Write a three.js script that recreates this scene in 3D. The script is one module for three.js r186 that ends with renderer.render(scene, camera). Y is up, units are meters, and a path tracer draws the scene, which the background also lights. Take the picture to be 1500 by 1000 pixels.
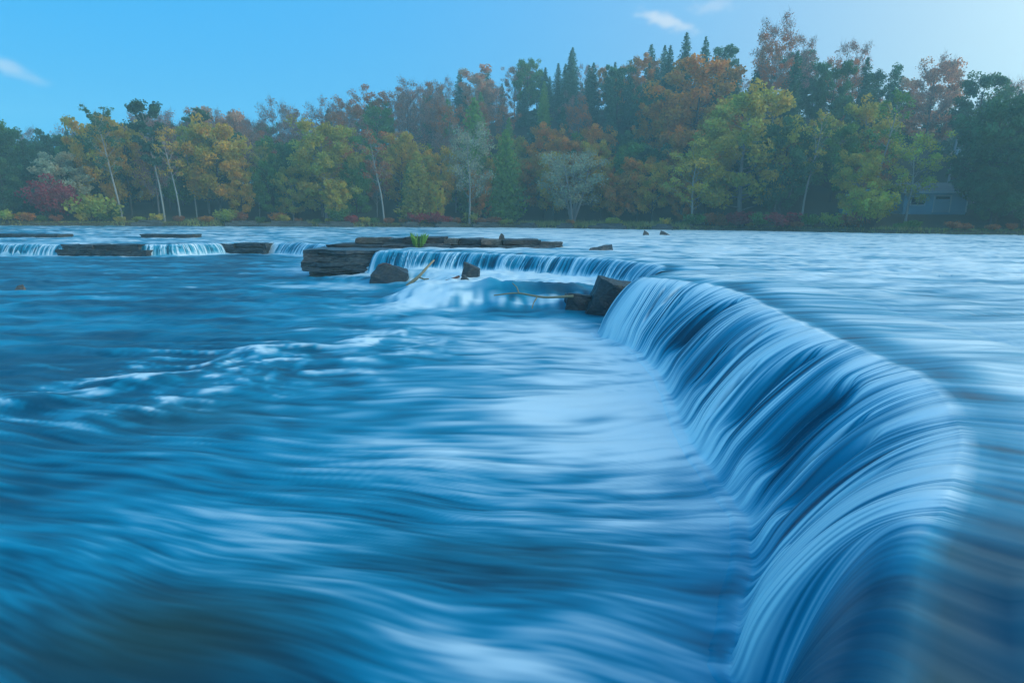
import * as THREE from 'three';
import { ConvexGeometry } from 'three/addons/geometries/ConvexGeometry.js';
import { mergeGeometries } from 'three/addons/utils/BufferGeometryUtils.js';

// ------------------------------------------------------------------ camera, sky, sun, exposure
const scene = new THREE.Scene();
const camera = new THREE.PerspectiveCamera(62.0, 1500 / 1000, 0.1, 2000);
camera.position.set(0, 2, 0);
camera.rotation.set(THREE.MathUtils.degToRad(-11.93), 0, THREE.MathUtils.degToRad(0.45), 'YXZ');

const renderer = new THREE.WebGLRenderer({ antialias: true });
renderer.toneMapping = THREE.LinearToneMapping;
renderer.toneMappingExposure = 2.15;
renderer.shadowMap.enabled = true;

const SUN_AZ = 98, SUN_EL = 4.0;           // degrees to the side of the view axis, above the horizon
const sunDir = new THREE.Vector3(
  Math.sin(SUN_AZ * Math.PI / 180) * Math.cos(SUN_EL * Math.PI / 180), Math.sin(SUN_EL * Math.PI / 180),
  -Math.cos(SUN_AZ * Math.PI / 180) * Math.cos(SUN_EL * Math.PI / 180));

function rng(seed) {
  let s = seed | 0;
  return () => { s = (s + 0x6d2b79f5) | 0; let t = Math.imul(s ^ (s >>> 15), 1 | s); t = (t + Math.imul(t ^ (t >>> 7), 61 | t)) ^ t; return ((t ^ (t >>> 14)) >>> 0) / 4294967296; };
}
// gradient noise, -1 .. 1
const PERM = new Uint8Array(512), GX = new Float32Array(256), GY = new Float32Array(256);
{ const r = rng(11), p = [...Array(256).keys()]; for (let i = 255; i > 0; i--) { const j = Math.floor(r() * (i + 1)); [p[i], p[j]] = [p[j], p[i]]; }
  for (let i = 0; i < 512; i++) PERM[i] = p[i & 255];
  for (let i = 0; i < 256; i++) { const a = r() * Math.PI * 2; GX[i] = Math.cos(a); GY[i] = Math.sin(a); } }
function noise(x, y) {
  const xf = Math.floor(x), yf = Math.floor(y), X = xf & 255, Y = yf & 255, u = x - xf, v = y - yf;
  const su = u * u * u * (u * (u * 6 - 15) + 10), sv = v * v * v * (v * (v * 6 - 15) + 10);
  const a = PERM[X] + Y, b = PERM[X + 1] + Y, i0 = PERM[a], i1 = PERM[b], i2 = PERM[a + 1], i3 = PERM[b + 1];
  const n0 = GX[i0] * u + GY[i0] * v, n1 = GX[i1] * (u - 1) + GY[i1] * v, n2 = GX[i2] * u + GY[i2] * (v - 1), n3 = GX[i3] * (u - 1) + GY[i3] * (v - 1);
  const l = n0 + su * (n1 - n0), h = n2 + su * (n3 - n2);
  return (l + sv * (h - l)) * 1.5;
}
const fbm = (x, y, o = 3) => { let a = 0, w = 0.55, f = 1; for (let i = 0; i < o; i++) { a += w * noise(x * f + i * 17.3, y * f - i * 9.1); f *= 2.03; w *= 0.5; } return a; };
const clamp = (x, a = 0, b = 1) => x < a ? a : x > b ? b : x;
const sstep = (a, b, x) => { const t = clamp((x - a) / (b - a)); return t * t * (3 - 2 * t); };
const mix = (a, b, t) => a + (b - a) * t;
const table = (pts, x) => { if (x <= pts[0][0]) return pts[0][1]; for (let i = 1; i < pts.length; i++) if (x <= pts[i][0]) { const t = (x - pts[i - 1][0]) / (pts[i][0] - pts[i - 1][0]), k = t * t * (3 - 2 * t); return mix(pts[i - 1][1], pts[i][1], k); } return pts[pts.length - 1][1]; };

{ // evening sky: blue overhead, paling to the horizon and towards the low sun; two wisps of cloud
  const W = 2048, Hh = 1024, data = new Float32Array(W * Hh * 4);
  const cloud = (az, el, c) => {               // wisps lie in the air at these bearings
    let m = 0;
    { const x = az - 13.6, y = el - 17.1; const u = x * 0.94 - y * 0.33, v = x * 0.33 + y * 0.94; const e = Math.hypot(u / 2.5, v / 0.62) + 0.8 * fbm(az * 0.9, el * 1.9, 5); m = Math.max(m, 0.62 * (1 - sstep(0.2, 1.25, e))); }
    { const x = az - 17.6, y = el - 17.9; const e = Math.hypot(x / 2.2, y / 0.55) + 0.7 * fbm(az * 1.1 + 9, el * 2.1, 4); m = Math.max(m, 0.28 * (1 - sstep(0.2, 1.1, e))); }
    { const x = az + 40.3, y = el - 10.7; const u = x * 0.93 - y * 0.36, v = x * 0.36 + y * 0.93; const e = Math.hypot(u / 3.2, v / 0.6) + 0.5 * fbm(az * 0.8 + 4, el * 2 + 3, 4); m = Math.max(m, 0.42 * (1 - sstep(0.1, 1.2, e))); }
    return m;
  };
  for (let j = 0; j < Hh; j++) {
    const el = ((j + 0.5) / Hh - 0.5) * Math.PI;
    for (let i = 0; i < W; i++) {
      const ph = ((i + 0.5) / W - 0.5) * 2 * Math.PI;
      const x = Math.cos(el) * Math.cos(ph), y = Math.sin(el), z = Math.cos(el) * Math.sin(ph);
      const e = Math.max(0, y), g = Math.acos(clamp(x * sunDir.x + y * sunDir.y + z * sunDir.z, -1, 1)) * 180 / Math.PI;
const k = Math.pow(1 - e, 6), near = 2.2 * Math.exp(-Math.pow(g / 36, 2)), wide = 0.56 * Math.exp(-Math.pow(g / 63, 2)), glow = near + wide, w = Math.exp(-glow / 0.35);
      let r = mix(0.002, 0.09, k) * w + near * 0.60 + wide * 0.98, gg = mix(0.200, 0.38, k) * w + near * 0.98 + wide * 0.98, b = mix(0.47, 0.58, k) * w + near * 1.04 + wide * 0.90;
      const azd = Math.atan2(x, -z) * 180 / Math.PI, eld = el * 180 / Math.PI;
      if (eld > 5 && eld < 26 && azd > -50 && azd < 30) { const m = cloud(azd, eld); r = mix(r, 0.42, m); gg = mix(gg, 0.45, m); b = mix(b, 0.48, m); }
      const o = (j * W + i) * 4; data[o] = r; data[o + 1] = gg; data[o + 2] = b; data[o + 3] = 1;
    }
  }
  const sky = new THREE.DataTexture(data, W, Hh, THREE.RGBAFormat, THREE.FloatType);
  sky.mapping = THREE.EquirectangularReflectionMapping; sky.magFilter = THREE.LinearFilter; sky.needsUpdate = true;
  scene.background = sky; scene.environment = sky;
}
const sun = new THREE.DirectionalLight(new THREE.Color().setRGB(1, 0.52, 0.36), 0.7);
sun.name = 'sun'; sun.position.copy(sunDir).multiplyScalar(300); sun.castShadow = true; sun.shadow.radius = 3;
Object.assign(sun.shadow.camera, { left: -160, right: 160, top: 120, bottom: -120, near: 1, far: 700 });
scene.add(sun, sun.target);
scene.fog = new THREE.FogExp2(new THREE.Color().setRGB(0.55, 0.95, 1.0), 0.0023);

// ------------------------------------------------------------------ helpers
const taken = {};
function numbered(n) { taken[n] = (taken[n] ?? -1) + 1; return taken[n] ? `${n}_${String(taken[n]).padStart(3, '0')}` : n; }
function tag(o, label, category, group, kind) { o.userData = {}; if (label) o.userData.label = label; if (category) o.userData.category = category; if (group) o.userData.group = group; if (kind) o.userData.kind = kind; return o; }
function mesh(name, geo, mat, parent = scene) { const m = new THREE.Mesh(geo, mat); m.name = parent === scene ? numbered(name) : name; m.castShadow = m.receiveShadow = true; parent.add(m); return m; }
function group(name, x, y, z, turn = 0) { const g = new THREE.Group(); g.name = numbered(name); g.position.set(x, y, z); g.rotation.y = turn; scene.add(g); return g; }
const lin = (r, g, b) => new THREE.Color().setRGB(r, g, b);
const std = (c, rough = 0.9, extra = {}) => new THREE.MeshStandardMaterial({ color: lin(...c), roughness: rough, ...extra });
const V = (x, y, z) => new THREE.Vector3(x, y, z);
function geom(pos, idx, col, nor) {
  const g = new THREE.BufferGeometry();
  g.setAttribute('position', new THREE.BufferAttribute(pos instanceof Float32Array ? pos : new Float32Array(pos), 3));
  if (col) g.setAttribute('color', new THREE.BufferAttribute(col instanceof Float32Array ? col : new Float32Array(col), 3));
  g.setIndex(new THREE.BufferAttribute(idx instanceof Uint32Array ? idx : new Uint32Array(idx), 1));
  if (nor === undefined) g.computeVertexNormals();
  return g;
}
// tapered tube through points
function tube(pts, radii, sides = 6) {
  const pos = [], idx = [], up = V(0, 0, 0), t = V(), n = V(), b = V();
  for (let i = 0; i < pts.length; i++) {
    t.copy(pts[Math.min(i + 1, pts.length - 1)]).sub(pts[Math.max(i - 1, 0)]).normalize();
    up.set(Math.abs(t.y) > 0.9 ? 1 : 0, Math.abs(t.y) > 0.9 ? 0 : 1, 0); n.crossVectors(t, up).normalize(); b.crossVectors(n, t);
    for (let k = 0; k < sides; k++) { const a = k / sides * Math.PI * 2, c = Math.cos(a) * radii[i], s = Math.sin(a) * radii[i]; pos.push(pts[i].x + n.x * c + b.x * s, pts[i].y + n.y * c + b.y * s, pts[i].z + n.z * c + b.z * s); }
  }
  for (let i = 0; i < pts.length - 1; i++) for (let k = 0; k < sides; k++) { const a = i * sides + k, c = i * sides + (k + 1) % sides; idx.push(a, c, a + sides, c, c + sides, a + sides); }
  return geom(pos, idx);
}

// ------------------------------------------------------------------ the line of the ledge: x, z, water level above, level below, throw of the fall
const CREST = [
  [-0.9, 2.6, 1.08, 0, .3], [-0.1, 1.0, 1.08, 0, .3], [0.42, -0.2, 1.08, 0, .3], [0.80, -0.97, 1.09, 0, .42], [0.98, -1.2, 1.1, 0, .42], [1.22, -1.51, 1.1, 0, .40], [1.34, -1.63, 1.1, 0, .42], [1.43, -1.72, 1.1, 0, .62], [1.56, -1.85, 1.1, 0, .68], [1.94, -2.3, 1.1, 0, .80],
  [2.40, -3.05, 1.1, 0, .90], [2.60, -3.83, 1.1, 0, .98], [2.64, -4.7, 1.1, 0, 1.0], [2.86, -6.3, 1.1, 0, 1.0], [3.10, -8.1, 1.1, 0, 1.15], [2.80, -9.1, 1.1, 0, .95], [2.35, -9.9, 1.08, 0, .8],
  [2.5, -10.9, 1.06, 0, .7], [3.1, -12.2, 1.04, .15, .7], [3.6, -13.6, 1.0, .35, .6], [3.4, -15.2, .99, .42, .55], [2.3, -17.3, .97, .42, .6], [.66, -18.6, .96, .42, .6], [-1.2, -19.6, .96, .42, .6], [-3.1, -20.3, .96, .38, .65], [-4.7, -20.6, .95, .15, .6],
  [-6, -21.4, .9, 0, .5], [-7.8, -23, .86, 0, .5], [-8.8, -27, .8, 0, .5], [-10.4, -32, .7, 0, .6], [-13, -34.4, .66, 0, .7], [-16.2, -35.6, .64, 0, .6], [-17.9, -33.8, .62, 0, .6], [-19.5, -32.2, .62, 0, .6], [-24, -31.6, .6, 0, .6], [-30, -31.2, .58, 0, .6], [-50, -31.5, .56, 0, .6], [-120, -34, .56, 0, .6]];
const LINE = [];                                  // finely sampled: x, z, s, U, L, throw, nx, nz (n points downstream)
{
  const curve = new THREE.CatmullRomCurve3(CREST.map((c) => V(c[0], 0, c[1])), false, 'centripetal'), n = CREST.length - 1;
  let s = 0, last = null;
  for (let i = 0; i < n; i++) {
    const long = Math.hypot(CREST[i + 1][0] - CREST[i][0], CREST[i + 1][1] - CREST[i][1]), m = Math.max(3, Math.min(14, Math.ceil(long / 0.14)));
    for (let k = 0; k < m || (i === n - 1 && k === m); k++) {
      const t = k / m, p = curve.getPoint((i + t) / n), q = curve.getTangent((i + t) / n), l = Math.hypot(q.x, q.z);
      if (last) s += Math.hypot(p.x - last.x, p.z - last.z);
      const e = t * t * (3 - 2 * t), a = CREST[i], b = CREST[i + 1];
      LINE.push([p.x, p.z, s, mix(a[2], b[2], e), mix(a[3], b[3], e), mix(a[4], b[4], e), q.z / l, -q.x / l]);
      last = p;
    }
  }
}
const sAt = (x, z) => nearest(x, z).s;
function nearest(x, z) {
  let best = 1e9, bi = 0, bt = 0;
  for (let i = 0; i < LINE.length - 1; i++) {
    const a = LINE[i], b = LINE[i + 1], dx = b[0] - a[0], dz = b[1] - a[1];
    let t = ((x - a[0]) * dx + (z - a[1]) * dz) / (dx * dx + dz * dz); t = t < 0 ? 0 : t > 1 ? 1 : t;
    const ex = x - a[0] - dx * t, ez = z - a[1] - dz * t, q = ex * ex + ez * ez;
    if (q < best) { best = q; bi = i; bt = t; }
  }
  const a = LINE[bi], b = LINE[bi + 1], dx = b[0] - a[0], dz = b[1] - a[1];
  const side = (x - a[0]) * dz - (z - a[1]) * dx > 0 ? 1 : -1;      // >0: downstream
  return { d: Math.sqrt(best) * side, s: mix(a[2], b[2], bt), U: mix(a[3], b[3], bt), L: mix(a[4], b[4], bt), T: mix(a[5], b[5], bt) };
}
function lineAt(s) { let lo = 0, hi = LINE.length - 1; while (hi - lo > 1) { const m = (lo + hi) >> 1; if (LINE[m][2] <= s) lo = m; else hi = m; } const a = LINE[lo], b = LINE[hi], t = clamp((s - a[2]) / (b[2] - a[2])); return a.map((v, k) => mix(v, b[k], t)); }

// ------------------------------------------------------------------ water: levels, waves and foam
const blob = (x, z, cx, cz, rx, rz, a = 0) => { const c = Math.cos(a), s = Math.sin(a), u = ((x - cx) * c + (z - cz) * s) / rx, v = (-(x - cx) * s + (z - cz) * c) / rz; return Math.exp(-(u * u + v * v)); };
// water piled over sunk boulders below the far cascade
const shelf = (x, z) => sstep(-12.3, -14.0, z + 0.35 * noise(x * 0.9, 3.3)) * sstep(-3.6, -1.6, x + 0.4 * noise(z, 8)) * (1 - sstep(4.4, 5.4, x));
function lowWater(x, z, L) {
  let y = 0.42 * shelf(x, z);
  y += 0.15 * blob(x, z, -0.55, -13.9, 0.95, 0.6) + 0.10 * blob(x, z, 0.95, -13.8, 0.75, 0.55) + 0.10 * blob(x, z, -2.2, -14.6, 0.9, 0.8);
  return Math.max(y, L * sstep(-17.5, -19, z));
}
// returns { y, foam, teal, bed } of the water at x, z
const out = { y: 0, foam: 0, bed: 0 };
function water(x, z, strip = false) {
  const q = nearest(x, z), d = q.d, near = Math.hypot(x, z), far = sstep(18, 55, near);
  const up = mix(q.U, 1.08, sstep(2, 24, -d));
  // slow swells and streaks of the current: long across the view, short along it
  const wx = x + 0.5 * noise(x * 0.3 + 5, z * 0.3), swing = 0.30 * (1 - sstep(1.5, 5.5, -z + 0.35 * x));
  const wz = z - swing * (x + 0.6) + 0.42 * noise(x * 0.22, z * 0.30 + 40) + 0.13 * noise(x * 0.8 + 3, z * 0.9);
  let foam = 0, y, bed = 0;
  const a1 = fbm(wx * 0.42, wz * 1.1, 3), a2 = noise(wx * 0.95 + 9, wz * 4.4), a3 = noise(wx * 1.9, wz * 11.0 + 5) * (1 - sstep(8, 13, near)), a4 = noise(wx * 3.6 + 31, wz * 27) * (1 - sstep(3.6, 5.6, near)), a5 = noise(wx * 1.5 + 12, wz * 7.3 + 60) * sstep(3, 6, near) * (1 - sstep(14, 22, near));
  const patch = fbm(x * 0.75 + 3, z * 1.15, 3), pillow = noise(x * 0.45 + 2, wz * 1.7), chop = sstep(6, 14, near) * (1 - 0.5 * far) * (0.050 * noise(x * 1.2, z * 2.6) + 0.026 * noise(x * 2.6, z * 5.1 + 3));
  const streak = 0.34 * a1 + 0.42 * a2 + 0.42 * a3 + 0.34 * a4 + 0.34 * a5;
  // ---- pool below the falls
  const e = d - 0.9, base = lowWater(x, z, q.L);
  const mainFall = blob(z, 0, -6.2, 0, 3.6, 1) * (1 - sstep(4, 9, -x));
  // the diagonal line of standing waves in the pool
  const lx = x + 4.05, lz = z + 7.55, along = lx * 0.66 - lz * 0.75, across = lx * 0.75 + lz * 0.66 + 0.28 * Math.sin(along * 1.9) + 0.25 * noise(along * 1.1, 4.4);
  const ridge = Math.exp(-Math.pow(across / 0.42, 2)) * (1 - sstep(2.4, 4.3, Math.abs(along)));
  const ridge2 = Math.exp(-Math.pow((across - 1.0) / 0.5, 2)) * (1 - sstep(1.6, 4.0, Math.abs(along - 0.6)));
  const calm = 1 - 0.6 * sstep(14, 40, near);
  let yp = base + calm * (0.050 * a1 + 0.015 * a2 + 0.0055 * a3 + 0.0020 * a4) + chop + 0.12 * shelf(x, z) * fbm(x * 1.5, z * 1.7, 3)
    + ridge * (0.07 + 0.08 * noise(along * 1.7, across * 1.2)) + 0.05 * ridge2
    + 0.10 * Math.exp(-Math.abs(e) / 0.5) * (0.5 + 0.7 * fbm(x * 1.6, z * 1.6, 3)) * mainFall;
  let fp = 0.76 * Math.exp(-Math.max(0, e) / 1.9) * mainFall + 0.46 * Math.exp(-Math.max(0, e) / 4.5) * mainFall
    + 0.44 * blob(x, z, 0.3, -10.4, 2.6, 1.5) + 0.42 * blob(x, z, -2.3, -13.2, 2.3, 1.5, -0.3) + 0.30 * blob(x, z, -5.2, -17.2, 2.6, 1.3)
    + 0.85 * ridge * sstep(-0.10, 0.55, fbm(along * 1.5 + 7, across * 2.2, 3) + 0.08) + 0.30 * ridge2 * sstep(0.0, 0.5, fbm(along * 1.9 + 3, across * 2.6, 3) + 0.1) + 0.10 * blob(x, z, -3.4, -10, 4, 1.6)
    + 0.20 * blob(x, z, -0.20, -2.35, 0.55, 0.13, 0.42) + 0.08 * blob(x, z, 0.45, -2.2, 0.8, 0.5) + 0.15 * blob(x, z, -1.6, -3.1, 1.2, 0.35, 0.5) + 0.10 * blob(x, z, -2.6, -2.6, 0.9, 0.8)
    - 0.16 * blob(x, z, 0.35, -3.0, 1.6, 0.42, 0.12) - 0.15 * blob(x, z, -1.5, -2.3, 1.0, 0.45);
  const sh = shelf(x, z), lip = sstep(0.03, 0.22, base) * (1 - sstep(0.30, 0.42, base));
  fp += 0.75 * sh * sstep(-13.7, -14.8, z) + 0.55 * lip * (0.5 + 0.9 * noise(x * 5, z * 1.1)) - 0.12 * blob(x, z, 0.4, -13.4, 1.6, 0.35);
  const farFall = sstep(-13.5, -17, z);
  fp += 0.65 * farFall * Math.exp(-Math.max(0, e) / 0.5) ;
  const rapids = blob(x, z, -3.7, -7.9, 3.4, 1.7, -0.85), torn = fbm(wx * 0.9 + 5, wz * 2.9 + 9, 4);
  yp += rapids * 0.06 * torn; fp += 0.95 * rapids * sstep(0.10, 0.62, torn + 0.05) - 0.10 * rapids;
  fp += 0.20 * pillow * mainFall * Math.exp(-Math.max(0, e) / 3.5); fp *= 1 + 0.45 * patch; fp += streak * (0.19 + 0.52 * clamp(fp)) + 0.06;
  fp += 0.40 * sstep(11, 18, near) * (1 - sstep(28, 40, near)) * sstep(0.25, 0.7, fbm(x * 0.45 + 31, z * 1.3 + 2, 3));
  fp *= 0.74 + 0.26 * sstep(-0.1, 0.7, e + 0.25 * pillow);
  fp += sstep(8, 15, near) * (0.13 + 0.24 * noise(x * 0.3 + 8, z * 1.0) + 0.20 * noise(x * 0.8, z * 2.2));  // steady part paints blue sky reflection into far water; the rest is streaks
  bed = 1.0 * blob(x, z, -1.75, -2.45, 0.8, 0.4) + 0.6 * blob(x, z, 1.05, -2.75, 0.55, 0.25) + 0.5 * blob(x, z, -3.3, -5.6, 0.8, 0.5) + 0.45 * blob(x, z, 0.1, -3.1, 1.2, 0.25, 0.1);
  bed *= sstep(1.15, 1.8, d);
  // ---- river above the ledge
  const b1 = noise(q.s * 1.1 + 3, d * 0.3), b2 = noise(q.s * 4.5, d * 0.55 + 7), b3 = noise(q.s * 15, d * 0.9), nearLip = 1 - sstep(0.25, 2.6, -d);
  const lipStreak = 0.4 * b1 + 0.45 * b2 + 0.3 * b3;
  const dark = sstep(0.15, 0.75, blob(x, z, 1.5, -0.7, 1.15, 1.05));
  let yu = up + (1 - 0.85 * dark) * (0.05 * (1 - 0.4 * nearLip) * a1 + 0.016 * a2 + 0.005 * a3 + 0.0015 * a4) + 0.8 * chop * (1 - nearLip) + 0.010 * nearLip * b2 + 0.004 * nearLip * b3 - 0.03 * sstep(-0.5, 0, d)
    - 0.16 * blob(x, z, 1.25, -0.75, 0.6, 0.5) + 0.05 * blob(x, z, 1.33, -1.22, 0.16, 0.05, -0.9);
  yu += sstep(14, 30, near) * 0.05 * fbm(x * 0.5, z * 0.9, 2);
  let fu = 0.62 - 0.56 * dark - 0.50 * (1 - dark) * sstep(-0.55, -0.08, d) * clamp(0.55 + 0.8 * b1) + 0.10 * noise(x * 0.25, z * 0.25 + 8) + 0.13 * sstep(6, 16, x + 0.3 * -z) + mix(streak, lipStreak, nearLip) * 0.54 * (1 - 0.9 * dark);  // base level partly paints the pale sky reflection as foam colour
  fu += 0.14 * blob(x, z, 1.33, -1.22, 0.22, 0.07, -0.9) - 0.22 * blob(x, z, 4.4, -8.2, 1.3, 0.5, 0.2) - 0.16 * sstep(-22, -40, x - z * 0.1) - 0.12 * (1 - sstep(-9, -2, x)) ;
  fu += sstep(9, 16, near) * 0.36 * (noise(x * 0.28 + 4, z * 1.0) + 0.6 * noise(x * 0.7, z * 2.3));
  fu += 0.35 * sstep(-8, -16, x) * sstep(-33, -38, z) * sstep(0.0, 0.5, fbm(x * 0.3 + 2, z * 0.8, 3));
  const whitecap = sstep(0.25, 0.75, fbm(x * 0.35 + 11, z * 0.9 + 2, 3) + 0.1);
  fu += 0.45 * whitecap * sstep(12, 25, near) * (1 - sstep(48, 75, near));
  const bedU = dark * (0.25 * sstep(-0.25, 0.5, fbm(x * 2.3, z * 2.3 + 5, 3) + 0.15) + 0.85 * Math.exp(-Math.pow((d + 0.02 + 0.03 * noise(q.s * 5, 2)) / 0.035, 2)) * sstep(-0.4, 0.3, noise(q.s * 7, 4)));
  // ---- the step
  const T = q.T;
  if (d <= 0) { y = yu; foam = fu; bed = bedU; } else if (d >= T + 0.35) { y = yp; foam = fp; }
  else {
    const t = clamp(d / T), lc = 0.24 * sstep(0.45, 0.62, T), fall = mix(yu, yp, lc * t + (1 - lc) * Math.pow(t, 2.1)), k = sstep(0.85, 1.12, d / T);
    y = mix(fall, yp, k); foam = mix(fu, fp, sstep(0, 0.9, t)); bed = 0;
  }
  if (strip) y -= 0.03 * (1 - sstep(-1.5, -1.0, d)) + 0.13 * sstep(T + 0.08, T + 0.32, d) - 0.012;
  else if (q.s < 62) y -= 0.05 * sstep(-1.45, -0.7, d) * (1 - sstep(T * 0.8, T * 1.05, d)) + 0.42 * sstep(-0.12, 0.15, d) * (1 - sstep(T * 0.72, T * 1.02, d)) * clamp(q.U - q.L);
  out.y = y; out.foam = foam; out.bed = bed; out.q = q; out.fp = fp; out.fu = fu;
  return out;
}
// water colours, with some sky reflection painted in through foam and air: clear dark river water, water full of air, foam; stony bed where it shows through
const CLEAR = [0.001, 0.058, 0.104], AIRY = [0.006, 0.305, 0.455], FOAM = [0.88, 0.90, 0.90], BED = [0.034, 0.050, 0.026];
function waterColour(f, bed, o, a) {
  const k1 = sstep(0.02, 0.50, f), k2 = sstep(0.34, 0.92, f);
  for (let c = 0; c < 3; c++) { let v = mix(CLEAR[c], AIRY[c], k1); v = mix(v, FOAM[c], k2); a[o + c] = mix(v, BED[c], clamp(bed) * (1 - k2) * 0.75); }
}
const waterMat = new THREE.MeshPhysicalMaterial({ color: 0xffffff, vertexColors: true, roughness: 0.38, ior: 1.33 });
{
  const az = [], rr = [];
  for (let a = -100; a < -47; a += 1.0) az.push(a);
  for (let a = -47; a <= 47; a += 94 / 860) az.push(a);
  for (let a = 48; a <= 100; a += 1.0) az.push(a);
  for (let r = 0.35; r < 112;) { rr.push(r); r += Math.min(0.0013 * r * r + 0.0022, 0.0105 * r); }
  const n = az.length, m = rr.length, pos = new Float32Array(n * m * 3), col = new Float32Array(n * m * 3), idx = new Uint32Array((n - 1) * (m - 1) * 6);
  console.log('water grid', n, m, n * m);
  for (let j = 0; j < m; j++) for (let i = 0; i < n; i++) {
    const a = az[i] * Math.PI / 180, x = Math.sin(a) * rr[j], z = -Math.cos(a) * rr[j], w = water(x, z), o = (j * n + i) * 3;
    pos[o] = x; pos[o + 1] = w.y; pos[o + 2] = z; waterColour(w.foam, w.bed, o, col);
  }
  let k = 0;
  for (let j = 0; j < m - 1; j++) for (let i = 0; i < n - 1; i++) { const a = j * n + i; idx[k++] = a; idx[k++] = a + 1; idx[k++] = a + n; idx[k++] = a + 1; idx[k++] = a + n + 1; idx[k++] = a + n; }
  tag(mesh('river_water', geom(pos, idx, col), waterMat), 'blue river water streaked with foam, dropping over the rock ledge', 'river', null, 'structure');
}
// curtains of falling water along the ledge
function curtain(name, label, s0, s1, ns, nt, opt = {}) {
  const pos = new Float32Array(ns * nt * 3), col = new Float32Array(ns * nt * 3), idx = new Uint32Array((ns - 1) * (nt - 1) * 6), up = opt.up ?? 1.6;
  for (let i = 0; i < ns; i++) {
    const s = mix(s0, s1, i / (ns - 1)), c = lineAt(s), edge = sstep(0, 0.25, s - s0) * sstep(0, 0.25, s1 - s);
    const T0 = c[5];
    for (let j = 0; j < nt; j++) {
      const v = j / (nt - 1), d = v < 0.3 ? -up * (1 - v / 0.3) : (v - 0.3) / 0.7 * (T0 + 0.3), t = clamp(d / T0);
      const wob = 0.05 * noise(s * 1.7, 2.2) * t * (1 - sstep(T0 - 0.2, T0 + 0.05, d)), x = c[0] + c[6] * d, z = c[1] + c[7] * d;
      const w = water(x, z, true), q = w.q, on = sstep(-0.10, 0.06, d), end = 1 - sstep(T0 - 0.15, T0 + 0.1, d);
      // folds of the sheet
      const sw = s + 0.10 * noise(s * 1.3, d * 1.1 + 5) + 0.035 * noise(s * 4.1, d * 1.6) + 0.05 * t * noise(s * 0.9, 7), f0 = noise(s * 0.75 + 4, d * 0.5), f1 = noise(sw * 2.1, 1.5 + d * 0.2), f2 = noise(sw * 6.3, d * 0.5 + 3), f3 = noise(sw * 22, d * 0.8 + 8) * (0.6 + 0.7 * noise(s * 2.3, d * 0.7 + 20)), f4 = noise(sw * 62, d * 1.1) * (0.6 + 0.8 * noise(s * 3.1 + 9, d));
      const fold = (0.065 * f1 + 0.018 * f2 + 0.006 * f3 + 0.002 * f4) * on * end * (0.35 + 0.65 * t) * (opt.fold ?? 1) * edge;
      // openings where the sheet thins over dark rock
      let gap = 0; for (const [gs, gw, lean, t0, t1, amp] of opt.gaps ?? []) gap = Math.max(gap, amp * Math.exp(-Math.pow((s - gs - lean * t) / (gw * (0.6 + 0.7 * t)), 2)) * sstep(t0, t0 + 0.25, t) * (1 - sstep(t1 - 0.1, t1 + 0.1, t)));
      gap *= (1 - sstep(0.72, 0.92, t)) * clamp(0.75 + 0.6 * f2 + 0.5 * f3);
      const push = fold + wob - 0.16 * gap;
      const o = (i * nt + j) * 3;
      pos[o] = x + c[6] * push * 0.85; pos[o + 1] = w.y + push * 0.5 - 0.05 * (1 - edge) ; pos[o + 2] = z + c[7] * push * 0.85;
      const st = 0.30 * f0 + 0.30 * f1 + 0.50 * f2 + 0.62 * f3 + 0.52 * f4;
      let fo = (opt.white ?? 0.56) + 0.80 * st - 0.10 * sstep(0.15, 0.7, t) + 0.24 * Math.exp(-Math.pow((t - 0.08) / 0.13, 2)) + 0.10 * sstep(0.7, 1.02, t);
      fo = mix(fo, -0.02, clamp(gap * 1.1)); if (opt.dim) fo = mix(fo, opt.dim[1], sstep(opt.dim[2], opt.dim[0], s) * 0.9);
      const foam = mix(d < 0 ? w.fu : w.fp, fo, on * (1 - sstep(T0 * 0.80, T0 * 1.12, d)));
      waterColour(foam, d < 0.02 ? w.bed : 0, o, col);
    }
  }
  let k = 0;
  for (let i = 0; i < ns - 1; i++) for (let j = 0; j < nt - 1; j++) { const a = i * nt + j; idx[k++] = a; idx[k++] = a + nt; idx[k++] = a + 1; idx[k++] = a + 1; idx[k++] = a + nt; idx[k++] = a + nt + 1; }
  return tag(mesh(name, geom(pos, idx, col), waterMat), label, 'waterfall', null, 'structure');
}
const S = (x, z) => sAt(x, z);
function autoGaps(a, b, n, seed) { const r = rng(seed); return [...Array(n)].map(() => { const t0 = 0.05 + 0.5 * r(); return [mix(a, b, r()), 0.02 + 0.06 * r() * r(), 0.2 * (r() - 0.5), t0, Math.min(1, t0 + 0.25 + 0.5 * r()), 0.35 + 0.5 * r()]; }); }
curtain('waterfall', 'long curved curtain of white and blue water falling off the ledge', S(0.42, -0.2), S(2.4, -10.4), 2300, 84,
  { gaps: [...autoGaps(S(1.6, -1.9), S(2.5, -9.6), 17, 41), [S(2.98, -7.2), 0.20, 0.2, 0.02, 0.95, 0.95], [S(2.58, -3.65), 0.26, 0.0, 0.22, 1.0, 1.0], [S(2.2, -2.75), 0.10, 0.05, 0.3, 1.0, 0.7], [S(2.62, -4.4), 0.07, 0.1, 0.1, 0.9, 0.6], [S(2.7, -5.4), 0.06, 0.1, 0.1, 0.8, 0.5]], dim: [S(1.05, -1.3), 0.07, S(1.42, -1.70)] });
curtain('waterfall', 'short far curtain of water falling behind the dark boulder', S(3.3, -12.8), S(-4.9, -20.7), 620, 40, { white: 0.42, fold: 0.7, up: 1.2 });
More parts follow.
